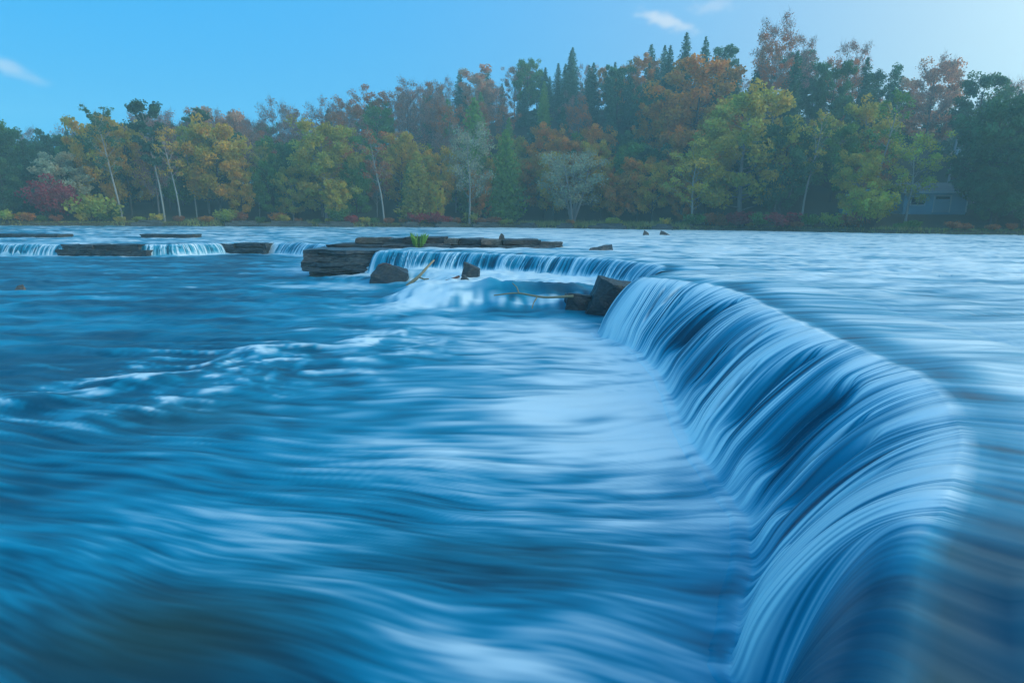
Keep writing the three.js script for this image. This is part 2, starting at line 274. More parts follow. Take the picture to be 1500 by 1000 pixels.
curtain('waterfall', 'distant fall between the rock block and the flat slab', S(-9.6, -30), S(-15.2, -35.4), 260, 24, { white: 0.5, fold: 0.5, up: 1.2 });
curtain('waterfall', 'small distant fall between two flat dark slabs', S(-17.4, -34.3), S(-20.6, -32.0), 140, 24, { white: 0.5, fold: 0.5, up: 1.2 });
curtain('waterfall', 'low distant fall beyond the wide dark slab', S(-24.5, -31.6), S(-33, -31.2), 200, 24, { white: 0.42, fold: 0.5, up: 1.2 });

// ------------------------------------------------------------------ land: the wooded hill across the river
const BANK = [[-160, -68], [-60, -66], [-30, -79], [0, -87], [25, -75], [45, -56], [75, -50], [160, -46]];
const bankZ = (x) => table(BANK, x) + 0.8 * noise(x * 0.15, 3);
const RIDGE = [[-160, 3], [-99, 1.5], [-85, 1], [-72, 3.5], [-59, 4.5], [-47, 7.5], [-35, 11.5], [-22, 17], [-8, 20.5], [7, 24], [20, 22.5], [32, 22.5], [41, 19.5], [51, 17], [61, 13], [71, 10.5], [82, 7], [110, 9], [160, 12]];
function groundY(x, z) {
  const b = bankZ(x) - z, bench = 1 - sstep(0.75, 1.25, Math.hypot((x - 54) / 10, (z + 72) / 12)), rise =  -0.4 + 1.9 * sstep(-1.2, 1.5, b) + 0.5 * sstep(2, 9, b) + (table(RIDGE, x) + 0.5) * sstep(6, 50, b) - 6 * sstep(62, 110, b) + 0.35 * noise(x * 0.13, z * 0.13) * sstep(2, 8, b);
  return mix(rise, Math.min(rise, 1.5 + 1.7 * sstep(3, 14, b)), bench);             // level ground where the house stands
}
{
  const nx = 220, nz = 90, pos = [], col = [], idx = [];
  for (let i = 0; i < nx; i++) for (let j = 0; j < nz; j++) {
    const x = mix(-160, 175, i / (nx - 1)), v = j / (nz - 1), z = bankZ(x) + 3 - 118 * Math.pow(v, 1.5), k = 0.5 + 0.5 * noise(x * 0.4, z * 0.4);
    pos.push(x, groundY(x, z), z); col.push(mix(0.045, 0.075, k), mix(0.042, 0.056, k), mix(0.024, 0.026, k));
  }
  for (let i = 0; i < nx - 1; i++) for (let j = 0; j < nz - 1; j++) { const a = i * nz + j; idx.push(a, a + nz, a + 1, a + 1, a + nz, a + nz + 1); }
  tag(mesh('hillside', geom(pos, idx, col), std([1, 1, 1], 1, { vertexColors: true })), 'wooded hillside of leaf litter rising behind the river', 'hillside', null, 'structure');
}

// ------------------------------------------------------------------ trees
class Leaves {
  constructor() { this.p = []; this.i = []; this.c = []; }
  // a small folded leaf clump: two triangles bent along the middle
  add(x, y, z, size, r, tint, flat = 0) {
    const a = r() * 6.283, b = (r() - 0.5) * Math.PI * (1 - flat), ca = Math.cos(a), sa = Math.sin(a), cb = Math.cos(b), sb = Math.sin(b), w = size * (0.32 + 0.25 * r()), l = size * (0.7 + 0.5 * r());
    const ux = ca * cb, uy = sb, uz = sa * cb, t = r() * 6.283, px = -sa, pz = ca, qx = -ca * sb, qy = cb, qz = -sa * sb, vx = px * Math.cos(t) + qx * Math.sin(t), vy = qy * Math.sin(t), vz = pz * Math.cos(t) + qz * Math.sin(t);
    const n = this.p.length / 3;
    this.p.push(x - ux * l / 2, y - uy * l / 2, z - uz * l / 2, x + vx * w, y + vy * w, z + vz * w, x + ux * l / 2, y + uy * l / 2, z + uz * l / 2, x - vx * w * 0.9, y - vy * w * 0.9 - 0.15 * w, z - vz * w * 0.9);
    this.i.push(n, n + 1, n + 2, n, n + 2, n + 3);
    for (let k = 0; k < 4; k++) this.c.push(tint[0], tint[1], tint[2]);
  }
  build() { return geom(this.p, this.i, this.c, null); }
}
const tinted = (r, spread) => { const v = 0.78 + 0.44 * r(), h = (r() - 0.5) * spread; return [v * (1 + h), v * (1 - 0.3 * h), v * (1 - h)]; };
function broadleaf(seed, o) {
  const r = rng(seed), wood = [], L = new Leaves(), H = o.h, pts = [], rad = [], n = 9, lean = o.lean ?? 0, ph = r() * 6.3;
  const stems = o.stems ?? 1, tips = [];
  for (let sI = 0; sI < stems; sI++) {
    const sa = sI / stems * 6.283 + r(), sOut = stems > 1 ? 0.22 + 0.18 * r() : 0, top = H * (o.trunkTop ?? 0.88) * (stems > 1 ? 0.75 + 0.25 * r() : 1), P = [], R = [];
    for (let i = 0; i <= n; i++) { const u = i / n; P.push(V(lean * H * u * u * 0.6 + lean * H * u * 0.4 + 0.02 * H * Math.sin(u * 5 + ph) * u + Math.cos(sa) * sOut * top * u, top * u - (i ? 0 : 0.5), 0.02 * H * Math.cos(u * 4 + ph) * u + Math.sin(sa) * sOut * top * u)); R.push(o.r * (stems > 1 ? 0.6 : 1) * Math.pow(1 - u, 0.8) + 0.025); }
    wood.push(tube(P, R, 6));
    const at = (u) => { const f = clamp(u) * n, k = Math.min(n - 1, Math.floor(f)); return P[k].clone().lerp(P[k + 1], f - k); };
    const nl = Math.ceil(o.limbs / stems);
    for (let k = 0; k < nl; k++) {
      const u = mix(o.base, 0.97, (k + 0.5 * r()) / nl), a = k * 2.4 + r() * 0.8 + sI, p0 = at(u), shape = Math.sin(Math.PI * clamp(0.12 + 0.82 * (u - o.base) / (1 - o.base)));
      const len = o.w * (0.45 + 0.65 * shape) * (0.7 + 0.5 * r()), rise = (o.rise ?? 0.55) * (0.6 + 0.8 * r()), end = p0.clone().add(V(Math.cos(a) * len, len * rise + 0.06 * H * (u > 0.8 ? 1 : 0), Math.sin(a) * len));
      const mid = p0.clone().lerp(end, 0.55).add(V(0, -0.12 * len, 0));
      wood.push(tube([p0, mid, end], [0.32 * o.r * (1.1 - u) + 0.022, 0.03, 0.014], 4)); tips.push(end, mid.clone().lerp(end, 0.55));
      const subs = o.subs ?? 3;
      for (let m = 0; m < subs; m++) { const q0 = mid.clone().lerp(end, 0.2 + 0.7 * r()), aa = a + (r() - 0.5) * 2.4, ll = len * (0.3 + 0.3 * r()), q1 = q0.clone().add(V(Math.cos(aa) * ll, ll * (0.2 + 0.7 * r()), Math.sin(aa) * ll)); wood.push(tube([q0, q1], [0.022, 0.010], 3)); tips.push(q1); }
    }
    tips.push(P[n], P[n].clone().add(V(0, 0.05 * H, 0)));
  }
  for (let k = 0; k < (o.twigs ?? 0); k++) { const t = tips[Math.floor(r() * tips.length)], b = V(t.x + (r() - 0.5) * 0.8, t.y + (r() - 0.5) * 0.6, t.z + (r() - 0.5) * 0.8), e = V(b.x + (r() - 0.5) * 1.1, b.y + 0.3 + r() * 0.8, b.z + (r() - 0.5) * 1.1); wood.push(tube([b, e], [0.014, 0.006], 3)); }
  for (const t of tips) {
    if (r() < (o.bare ?? 0)) continue;
    const hue = tinted(r, o.spread ?? 0.35), m = Math.round(o.leaves * (0.6 + 0.8 * r())), cr = (o.clump ?? 0.8) * (0.7 + 0.6 * r());
    for (let k = 0; k < m; k++) {
      const th = r() * 6.283, cz = r() * 2 - 1, rad2 = cr * Math.pow(r(), 0.45), sq = Math.sqrt(1 - cz * cz), tw = tinted(r, 0.15);
      L.add(t.x + rad2 * sq * Math.cos(th), t.y + rad2 * cz * 0.72, t.z + rad2 * sq * Math.sin(th), o.leaf * (0.7 + 0.6 * r()), r, [hue[0] * tw[0], hue[1] * tw[1], hue[2] * tw[2]], 0.25);
    }
  }
  return { wood: mergeGeometries(wood), leaf: L.build(), h: H };
}
function conifer(seed, o) {
  const r = rng(seed), L = new Leaves(), H = o.h, wood = [tube([V(0, -0.5, 0), V(0.02 * H, H * 0.5, 0), V(0, H, 0)], [o.r, o.r * 0.55, 0.02], 6)];
  const layers = o.layers;
  for (let k = 0; k < layers; k++) {
    const u = mix(o.base, 0.985, k / (layers - 1)), y = u * H, R = o.w * Math.pow(1 - u, o.pow ?? 0.85) * (0.78 + 0.4 * r()) + 0.12, nb = Math.max(4, Math.round((o.nb ?? 8) * (1.15 - 0.7 * u)));
    for (let b = 0; b < nb; b++) {
      const a = b / nb * 6.283 + k * 1.3 + r() * 0.5, len = R * (0.75 + 0.45 * r()), hue = tinted(r, 0.2), steps = Math.max(2, Math.round(len / (o.step ?? 0.28)));
      if (k % 3 === 0 && b % 2 === 0) wood.push(tube([V(0, y, 0), V(Math.cos(a) * len * 0.8, y + (o.droop ?? -0.2) * len * 0.7, Math.sin(a) * len * 0.8)], [0.03, 0.01], 3));
      for (let m = 0; m < steps; m++) {
        const v = (m + 0.5 + 0.4 * r()) / steps, rr = len * v, dy = (o.droop ?? -0.2) * len * v * (0.6 + 0.4 * v), sp = 0.22 * len * (1 - 0.4 * v) * (r() - 0.5) * 1.6;
        L.add(Math.cos(a) * rr - Math.sin(a) * sp, y + dy + (r() - 0.5) * 0.2, Math.sin(a) * rr + Math.cos(a) * sp, o.leaf * (0.8 + 0.5 * r()), r, hue, o.flat ?? 0.5);
      }
    }
  }
  return { wood: mergeGeometries(wood), leaf: L.build(), h: H };
}
function shrub(seed, o) {
  const r = rng(seed), L = new Leaves(), wood = [];
  for (let k = 0; k < o.stems; k++) {
    const a = r() * 6.283, out_ = o.w * Math.sqrt(r()), top = o.h * (0.55 + 0.45 * r()) * (1 - 0.35 * out_ / o.w), e = V(Math.cos(a) * out_, top, Math.sin(a) * out_), m = V(e.x * 0.4, top * 0.55, e.z * 0.4);
    wood.push(tube([V(e.x * 0.12, -0.3, e.z * 0.12), m, e], [0.035, 0.022, 0.008], 3));
    for (const [q, f] of [[e, 1], [m.clone().lerp(e, 0.5), 1], [m, 0.6]]) { const hue = tinted(r, 0.3); for (let i = 0; i < o.leaves * f; i++) L.add(q.x + (r() - 0.5) * o.clump, q.y + (r() - 0.5) * o.clump * 0.8, q.z + (r() - 0.5) * o.clump, o.leaf * (0.7 + 0.6 * r()), r, hue, 0.3); }
  }
  return { wood: mergeGeometries(wood), leaf: L.build(), h: o.h };
}
const leafMat = (c) => new THREE.MeshPhysicalMaterial({ color: lin(...c), vertexColors: true, roughness: 1, specularIntensity: 0.3, transmission: 0.55, thickness: 0, side: THREE.DoubleSide });
const C = {
  green: leafMat([0.14, 0.25, 0.05]), deep: leafMat([0.080, 0.175, 0.070]), spruce: leafMat([0.055, 0.140, 0.075]), cedar: leafMat([0.20, 0.32, 0.05]), olive: leafMat([0.46, 0.38, 0.06]),
  yellow: leafMat([0.64, 0.50, 0.07]), lime: leafMat([0.44, 0.44, 0.07]), gold: leafMat([0.62, 0.40, 0.05]), orange: leafMat([0.62, 0.26, 0.04]), russet: leafMat([0.48, 0.17, 0.06]), red: leafMat([0.50, 0.07, 0.07]),
  crimson: leafMat([0.36, 0.045, 0.06]), mauve: leafMat([0.42, 0.22, 0.17]), sage: leafMat([0.46, 0.44, 0.27]), sunPink: leafMat([0.66, 0.36, 0.22]),  // last entry: pink of the low sun painted into the leaf colour
};
const bark = std([0.075, 0.062, 0.05], 0.95), paleBark = std([0.29, 0.27, 0.245], 0.85), greyBark = std([0.22, 0.20, 0.19], 0.9), twigBark = std([0.16, 0.115, 0.105], 0.95);
const B = {};                                    // one of each kind, several shapes of each
B.round = [1, 2, 3, 4].map((k) => broadleaf(100 + k, { h: 12, r: 0.2, base: 0.14, limbs: 24, w: 3.1, leaves: 80, leaf: 0.32, clump: 0.95 }));
B.full = [1, 2, 3].map((k) => broadleaf(130 + k, { h: 14, r: 0.26, base: 0.12, limbs: 30, w: 3.7, leaves: 80, leaf: 0.34, clump: 1.0, rise: 0.4 }));
B.airy = [1, 2, 3].map((k) => broadleaf(160 + k, { h: 13, r: 0.17, base: 0.24, limbs: 22, w: 2.7, leaves: 46, leaf: 0.27, clump: 0.85, bare: 0.15, twigs: 160, rise: 0.9 }));
B.twiggy = [1, 2, 3].map((k) => broadleaf(190 + k, { h: 13, r: 0.16, base: 0.28, limbs: 22, w: 2.5, subs: 4, leaves: 24, leaf: 0.23, clump: 0.9, bare: 0.2, twigs: 800, rise: 1.0 }));
B.birch = [1, 2, 3].map((k) => broadleaf(220 + k, { h: 15, r: 0.125, base: 0.46, limbs: 15, w: 1.7, leaves: 22, leaf: 0.27, clump: 0.55, bare: 0.2, twigs: 90, rise: 1.1, lean: [-0.14, -0.10, 0.09][k - 1], trunkTop: 0.95 }));
B.aspen = [1, 2].map((k) => broadleaf(250 + k, { h: 16, r: 0.13, base: 0.5, limbs: 18, w: 1.35, leaves: 52, leaf: 0.30, clump: 0.62, rise: 1.0, lean: [-0.09, 0.05][k - 1], trunkTop: 0.97, spread: 0.1 }));
B.willow = [1].map((k) => broadleaf(280 + k, { h: 12, r: 0.3, stems: 6, base: 0.30, limbs: 42, w: 2.3, subs: 4, leaves: 26, leaf: 0.24, clump: 0.95, bare: 0.12, twigs: 420, rise: 0.55 }));
B.spruce = [1, 2, 3].map((k) => conifer(310 + k, { h: 15, r: 0.2, base: 0.08, layers: 46, w: 2.9, nb: 11, pow: 0.72, leaf: 0.44, droop: -0.28 }));
B.cedar = [1, 2, 3].map((k) => conifer(340 + k, { h: 11, r: 0.2, base: 0.02, layers: 46, w: 2.6, nb: 12, pow: 0.62, leaf: 0.36, droop: 0.25, flat: 0.1, step: 0.24 }));
B.bush = [1, 2, 3].map((k) => shrub(370 + k, { h: 2.2, w: 1.3, stems: 16, leaves: 22, clump: 0.7, leaf: 0.24 }));
B.fan = [1].map((k) => shrub(390 + k, { h: 5.4, w: 3.0, stems: 60, leaves: 24, clump: 0.8, leaf: 0.25 }));

const pick = rng(77);
function plant(kind, v, name, label, category, grp, x, z, h, leafM, barkM = bark, o = {}) {
  const t = B[kind][v % B[kind].length], g = group(name, x, (o.y ?? groundY(x, z)), z, o.turn ?? pick() * 6.28), k = h / t.h, w = k * (o.wide ?? 1);
  g.scale.set(w, k, w);
  mesh(category === 'shrub' ? 'stem' : 'trunk', t.wood, barkM, g); mesh(category === 'shrub' ? 'foliage' : 'crown', t.leaf, leafM, g);
  tag(g, label, category, grp); return g;
}
const spots = [];                                 // where a trunk already stands
const free = (x, z, r) => spots.every(([a, b, q]) => (a - x) ** 2 + (b - z) ** 2 > (r + q) ** 2 * 0.25);
function hero(kind, v, name, label, x, off, h, leafM, barkM, o = {}) { const z = bankZ(x) - off; spots.push([x, z, o.space ?? 4]); return plant(kind, v, name, label, o.cat ?? 'tree', o.grp, x, z, h, leafM, barkM, { turn: o.turn ?? 0, ...o }); }
// trees along the water that stand out singly
hero('fan', 0, 'maple_shrub', 'spreading dark red shrub on the bank beside a pale sage tree', -55.4, 3, 5.6, C.crimson, bark, { cat: 'shrub', space: 5 });
hero('round', 0, 'sage_tree', 'round pale sage tree rising behind the dark red shrub', -56.8, 7.5, 8.0, C.sage, bark, { wide: 1.1 });
hero('bush', 0, 'yellow_shrub', 'yellow-green shrub beside the spreading dark red shrub', -51.6, 3, 4.2, C.lime, bark, { cat: 'shrub', space: 3 });
hero('birch', 0, 'birch_tree', 'tall leaning pale birch with a thin airy crown', -49.2, 3, 12.8, C.deep, paleBark, { space: 3 });
hero('aspen', 0, 'aspen_tree', 'tall leaning aspen with dark tufts at its tip', -45.6, 4, 14.2, C.spruce, paleBark, { space: 3 });
hero('birch', 1, 'birch_tree', 'leaning birch with sparse yellow leaves beside the tall aspen', -43.6, 3, 11.2, C.gold, paleBark, { space: 3 });
hero('round', 1, 'orange_tree', 'orange and yellow broadleaf tree behind the leaning birches', -41.5, 8, 12.6, C.gold, bark);
hero('full', 0, 'olive_tree', 'large olive-yellow broadleaf tree on the bank with a full crown', -27.1, 5, 13.4, C.olive, greyBark, { space: 6 });
hero('round', 2, 'yellow_tree', 'small yellow tree standing before the large olive-yellow tree', -24.6, 2.2, 5.6, C.yellow, paleBark, { wide: 0.95, space: 3 });
hero('birch', 1, 'birch_tree', 'crooked pale birch with sparse russet leaves', -18.6, 2.2, 12.2, C.russet, paleBark, { space: 3, wide: 1.25 });
hero('cedar', 0, 'cedar_tree', 'broad olive cedar with drooping boughs near the crooked birch', -14.3, 4, 10.2, C.olive, bark, { wide: 1.25, space: 5 });
hero('round', 3, 'yellow_sapling', 'thin yellow sapling at the foot of the olive cedar', -11.2, 2.2, 5.9, C.yellow, greyBark, { wide: 0.55, space: 2 });
hero('twiggy', 0, 'grey_birch', 'bare grey birch standing between two green cedars', -6.6, 2.2, 13.6, C.sage, paleBark, { space: 3 });
hero('cedar', 1, 'cedar_tree', 'tall slender green cedar behind the bare grey birch', -6.6, 14, 18.0, C.cedar, bark, { wide: 0.85 });
hero('cedar', 2, 'cedar_tree', 'dense bright green cedar beside the bare grey birch', -1.2, 5.5, 14.0, C.cedar, bark, { wide: 1.0, space: 5 });
hero('willow', 0, 'willow_tree', 'spreading silver-grey willow with many stems on the bank', 8.9, 3, 11.6, C.sage, greyBark, { wide: 1.15, space: 7 });
hero('round', 0, 'orange_tree', 'orange broadleaf tree close behind the silver-grey willow', 5.0, 10, 10.5, C.orange, bark);
hero('airy', 0, 'yellow_birch', 'slim yellow birch with a pale trunk at the water edge', 23.8, 2.6, 9.6, C.yellow, paleBark, { wide: 1.2, space: 3 });
hero('full', 1, 'gold_tree', 'tall golden-olive tree with a full rounded crown', 30.2, 6, 16.4, C.olive, greyBark, { wide: 1.05, space: 7 });
hero('full', 2, 'maple_tree', 'large orange maple high on the slope above the yellow birch', 28.8, 22, 17.0, C.orange, bark, { wide: 1.15, space: 8 });
hero('bush', 1, 'red_shrub', 'dark red shrub on the bank below the golden-olive tree', 29.2, 1.6, 2.2, C.crimson, bark, { cat: 'shrub', wide: 1.5, space: 2 });
hero('bush', 2, 'red_shrub', 'wide low crimson shrub on the bank under leaning trunks', 32.8, 1.6, 2.1, C.crimson, bark, { cat: 'shrub', wide: 1.7, space: 2 });
hero('fan', 0, 'lime_shrub', 'tall yellow-green shrub on the bank before the small shed', 38.6, 2.4, 5.0, C.lime, bark, { cat: 'shrub', space: 4 });
hero('airy', 1, 'lime_tree', 'leaning yellow-green tree covering one end of the blue house', 44.2, 9, 8.8, C.lime, paleBark, { wide: 1.1, space: 4 });
hero('birch', 2, 'birch_tree', 'pale birch trunk leaning over the slope near the shed', 36.2, 9, 12.5, C.olive, paleBark, { space: 3 });
hero('birch', 2, 'birch_tree', 'thin pale birch leaning behind the yellow-green tree', 42.5, 12, 13.0, C.green, paleBark, { space: 3 });
hero('aspen', 1, 'dark_aspen', 'dark round-topped tree on the ridge behind the tall aspen', -52.5, 30, 12.5, C.deep, bark, { wide: 1.5 });
hero('round', 2, 'sun_tinted_tree', 'ridge tree with rose-pink last sunlight painted into its leaves', -50.2, 34, 12.6, C.sunPink, bark);
hero('round', 3, 'sun_tinted_tree', 'tree on the ridge above the green cedars, low sunlight painted pink-orange into its leaves', -7.5, 43, 11.5, C.sunPink, bark);
hero('full', 0, 'broad_sun_tinted_tree', 'broad-topped tree on the ridge behind the utility pole, low sunlight painted into its leaves', 67, 46, 13.0, C.sunPink, bark, { space: 6 });
spots.push([60.2, -81.5, 4.5], [59.4, -79.2, 3], [53.5, -76.3, 8], [41.2, -71.5, 4]);        // the house, its outlook and the pole keep clear

// the wood behind: rows of individual trees, kind and colour following the photograph's patches
const KINDS = {
  darkgreen: ['full', 'green_tree', 'dark green broadleaf tree in the wood', 'dark green trees in the wood', C.deep, bark],
  green: ['round', 'green_tree', 'mid-green broadleaf tree in the wood', 'mid-green trees in the wood', C.green, bark],
  spruce: ['spruce', 'spruce_tree', 'dark pointed spruce on the wooded hill', 'spruces on the hill', C.spruce, bark],
  cedar: ['cedar', 'cedar_tree', 'dense green cedar in the wood', 'cedars in the wood', C.cedar, bark],
  olive: ['round', 'olive_tree', 'olive-yellow broadleaf tree in the wood', 'olive-yellow trees in the wood', C.olive, greyBark],
  gold: ['round', 'gold_tree', 'golden autumn tree in the wood', 'golden trees in the wood', C.gold, bark],
  orange: ['full', 'orange_tree', 'orange autumn tree in the wood', 'orange trees in the wood', C.orange, bark],
  russet: ['airy', 'russet_tree', 'thin russet tree in the wood', 'russet trees in the wood', C.russet, greyBark],
  mauve: ['twiggy', 'bare_tree', 'nearly bare mauve-grey tree in the wood', 'nearly bare trees in the wood', C.mauve, twigBark],
  pale: ['birch', 'birch_tree', 'slender pale-trunked birch in the wood', 'birches in the wood', C.olive, paleBark],
};
const ZONES = [   // up to x; weights low on the slope; weights high on the slope
  [-58, { darkgreen: 6, green: 2, gold: 1, spruce: 1 }, { darkgreen: 6, mauve: 2, spruce: 2 }],
  [-38, { darkgreen: 3, gold: 3, mauve: 2, green: 2, pale: 2, olive: 2 }, { mauve: 5, russet: 3, darkgreen: 3, green: 1 }],
  [-20, { olive: 4, green: 3, gold: 2, russet: 1, pale: 1, darkgreen: 3 }, { mauve: 4, green: 4, spruce: 3, russet: 3 }],
  [-4, { gold: 2, orange: 1, cedar: 4, mauve: 2, olive: 2, russet: 1 }, { cedar: 3, russet: 3, mauve: 3, spruce: 4, orange: 1 }],
  [16, { gold: 4, orange: 3, olive: 3, cedar: 1, green: 1 }, { spruce: 8, mauve: 2, green: 2, russet: 1, cedar: 1 }],
  [34, { olive: 4, gold: 3, orange: 2, green: 2, darkgreen: 2 }, { spruce: 9, orange: 3, darkgreen: 1, green: 2 }],
  [50, { olive: 3, darkgreen: 3, green: 3, pale: 2, russet: 1 }, { spruce: 9, darkgreen: 2, mauve: 2, olive: 2, russet: 1 }],
  [200, { darkgreen: 7, green: 3, olive: 1 }, { spruce: 7, darkgreen: 4, mauve: 2, russet: 1 }]];
{
  const r = rng(2024);
  for (let row = 0; row < 11; row++) {
    const off = [4.5, 8.5, 13, 18, 23.5, 29.5, 36, 43, 50, 56, 62][row], step = [3.6, 3.7, 3.8, 3.9, 4.0, 4.1, 4.2, 4.2, 4.2, 4.8, 4.8][row];
    const reach = (o) => { const z = 60 + o; return [-(z * 0.93 + 14), 155]; };
    for (let x = reach(off)[0]; x < reach(off)[1]; x += step) {
      const xx = x + (r() - 0.5) * step * 0.8, o = off + (r() - 0.5) * 3.6, z = bankZ(xx) - o, kindR = r(), v = Math.floor(r() * 7), hr = r(), tr = r();
      if (-z < 78.5 && xx / -z > 0.65 && xx / -z < 0.80) continue;             // the outlook of the house
      if (xx / -z < -1.0 || xx / -z > (row > 9 ? 1.2 : 1.6)) continue;      // the wood goes on past the picture
      if (!free(xx, z, 2.5)) continue;
      const zone = ZONES.find((q) => xx < q[0]), w = zone[row < 4 ? 1 : 2], sum = Object.values(w).reduce((a, b) => a + b, 0);
      let k = kindR * sum, kind; for (kind in w) { k -= w[kind]; if (k <= 0) break; }
      const where = row === 0 ? 'close to the river bank' : row < 4 ? 'low on the wooded slope' : row < 7 ? 'halfway up the wooded hill' : 'on the ridge of the hill', size = hr > 0.66 ? 'tall ' : hr < 0.33 ? 'short ' : '';
      const [proto, name, label0, grp0, lm, bm] = KINDS[kind], label = size + label0.replace(/ (in the wood|on the wooded hill)$/, '') + ' ' + where, grp = size + grp0.replace(/ (in the wood|on the hill)$/, '') + ' ' + where, tall = { spruce: 10.4, cedar: 10, darkgreen: 10.5, mauve: 11.5, pale: 12 }[kind] ?? 10.2;
      plant(proto, v, name, label, 'tree', grp, xx, z, tall * (0.78 + 0.42 * hr) * (row === 0 ? 0.72 : row > 8 ? 0.85 : 1), lm, bm, { turn: tr * 6.28, wide: (kind === 'spruce' ? 1.08 : 0.80) + 0.25 * (tr - 0.5) });
      spots.push([xx, z, 2.5]);
    }
  }
}
// shrubs along the water's edge
const SHRUBS = { lime: ['yellow-green shrub on the river bank', C.lime], yellow: ['small yellow shrub on the river bank', C.yellow], red: ['small bright red shrub on the river bank', C.red], orange: ['small orange shrub on the river bank', C.orange], green: ['low green shrub on the river bank', C.green], brown: ['brownish autumn shrub on the river bank', C.russet] };
{
  const r = rng(5150), w = ['lime', 'green', 'yellow', 'green', 'brown', 'orange', 'lime', 'red', 'green', 'brown'];
  for (let x = -84; x < 66; x += 1.75) {
    const xx = x + (r() - 0.5) * 1.4, k = w[Math.floor(r() * w.length)], h = 0.8 + 2.4 * r() * r() * (xx > 34 ? 0.3 : 1) + (xx > 34 && xx < 40 ? 0.9 : 0), off = 1.2 + 2.4 * r(), v = Math.floor(r() * 3), tr = r();
    if (k === 'red' && (xx < -26 || xx > 2)) continue;
    if (xx > 1 && xx < 20 && r() < 0.7) continue;
    plant('bush', v, `${k === 'lime' ? 'leafy' : k}_shrub`, SHRUBS[k][0], 'shrub', `${k} shrubs along the bank`, xx, bankZ(xx) - off, h, SHRUBS[k][1], bark, { turn: tr * 6.28, wide: 1.15 });
  }
}
// grass on the bank: nobody could count it
{
  const r = rng(909), blade = geom([-0.03, 0, 0, 0.03, 0, 0, 0.10, 0.55, 0.03, -0.02, 0, 0.03, 0.02, 0, -0.03, -0.12, 0.45, -0.05], [0, 1, 2, 3, 4, 5], null, null), n = 14000;
  const im = new THREE.InstancedMesh(blade, new THREE.MeshStandardMaterial({ color: 0xffffff, roughness: 1, side: THREE.DoubleSide }), n), m = new THREE.Matrix4(), q = new THREE.Quaternion(), e = new THREE.Euler();
  for (let i = 0; i < n; i++) { const x = -85 + 150 * r(), thick = x > 1 && x < 23 ? 1 : sstep(0.0, 0.5, noise(x * 0.16 + 3, 7)), z = bankZ(x) + 0.2 - 4.2 * r() * (x > 0 && x < 22 ? 1.5 : 1), k = (0.4 + 1.1 * r()) * (0.35 + 0.65 * thick); e.set((r() - 0.5) * 0.5, r() * 6.28, (r() - 0.5) * 0.5); q.setFromEuler(e); m.compose(V(x, groundY(x, z) - 0.03, z), q, V(k * 1.8, k, k * 1.8)); im.setMatrixAt(i, m); const t = r(); im.setColorAt(i, lin(mix(0.14, 0.38, t), mix(0.20, 0.31, t), mix(0.05, 0.10, t))); }
  im.name = 'bank_grass'; tag(im, 'rough green and tan grass along the river bank', 'grass', null, 'stuff'); scene.add(im);
}

// ------------------------------------------------------------------ rocks
const rockTex = (() => { const N = 256, d = new Uint8Array(N * N * 4); for (let j = 0; j < N; j++) for (let i = 0; i < N; i++) { const v = 150 + 60 * fbm(i / 20, j / 9, 4) + 40 * noise(i / 2.3, j / 2.1), o = (j * N + i) * 4; d[o] = clamp(v, 40, 255); d[o + 1] = clamp(v * 0.99, 40, 255); d[o + 2] = clamp(v * 0.96, 40, 255); d[o + 3] = 255; } const t = new THREE.DataTexture(d, N, N); t.wrapS = t.wrapT = THREE.RepeatWrapping; t.magFilter = THREE.LinearFilter; t.colorSpace = THREE.SRGBColorSpace; t.needsUpdate = true; return t; })();
const rockMat = (c, rough) => new THREE.MeshStandardMaterial({ color: lin(...c), roughness: rough, map: rockTex, bumpMap: rockTex, bumpScale: 0.03 });
const wetRock = rockMat([0.19, 0.23, 0.26], 0.38), darkRock = rockMat([0.10, 0.125, 0.145], 0.42), dryRock = rockMat([0.40, 0.38, 0.36], 0.9), greyRock = rockMat([0.27, 0.27, 0.27], 0.85);
// a slab with broken edges and thin beds; w along x, h up from its base, d along z
function slab(w, h, d, seed, beds = 0.11, rough = 0.09) {
  const sx = Math.max(6, Math.round(w / 0.12)), sy = Math.max(3, Math.round(h / 0.045)), sz = Math.max(5, Math.round(d / 0.2)), g = new THREE.BoxGeometry(w, h, d, sx, sy, sz), p = g.attributes.position, uv = [];
  for (let i = 0; i < p.count; i++) {
    let x = p.getX(i), y = p.getY(i), z = p.getZ(i); const yy = y + h / 2, bed = Math.floor(yy / beds + 0.35 * noise(x * 0.5 + seed, z * 0.5)), step = 0.5 * noise(bed * 3.7 + seed, 1.3) + 0.6 * noise(x * 1.1 + bed * 5.1, z * 1.1 + seed) + 0.5 * noise(x * 3.2 + bed, z * 3.1 + seed);
    const side = Math.max(Math.abs(x) / (w / 2), Math.abs(z) / (d / 2)), k = sstep(0.5, 1, side), s = rough * step * k;
    x += Math.sign(x) * s * (Math.abs(x) / (w / 2) > 0.8 ? 1 : 0.3) + 0.06 * noise(yy * 3 + seed, z); z += Math.sign(z) * s * 1.2 + 0.15 * noise(x * 0.8 + seed, bed * 0.3) * (z > 0 ? 1 : 0);
    y += 0.035 * noise(x * 1.3 + seed, z * 1.3) + 0.012 * noise(x * 6, z * 6 + seed);
    p.setXYZ(i, x, y + h / 2, z); uv.push((x + z * 0.7) * 0.6, (y + z * 0.5) * 0.6);
  }
  g.setAttribute('uv', new THREE.Float32BufferAttribute(uv, 2)); g.computeVertexNormals(); return g.toNonIndexed();
}
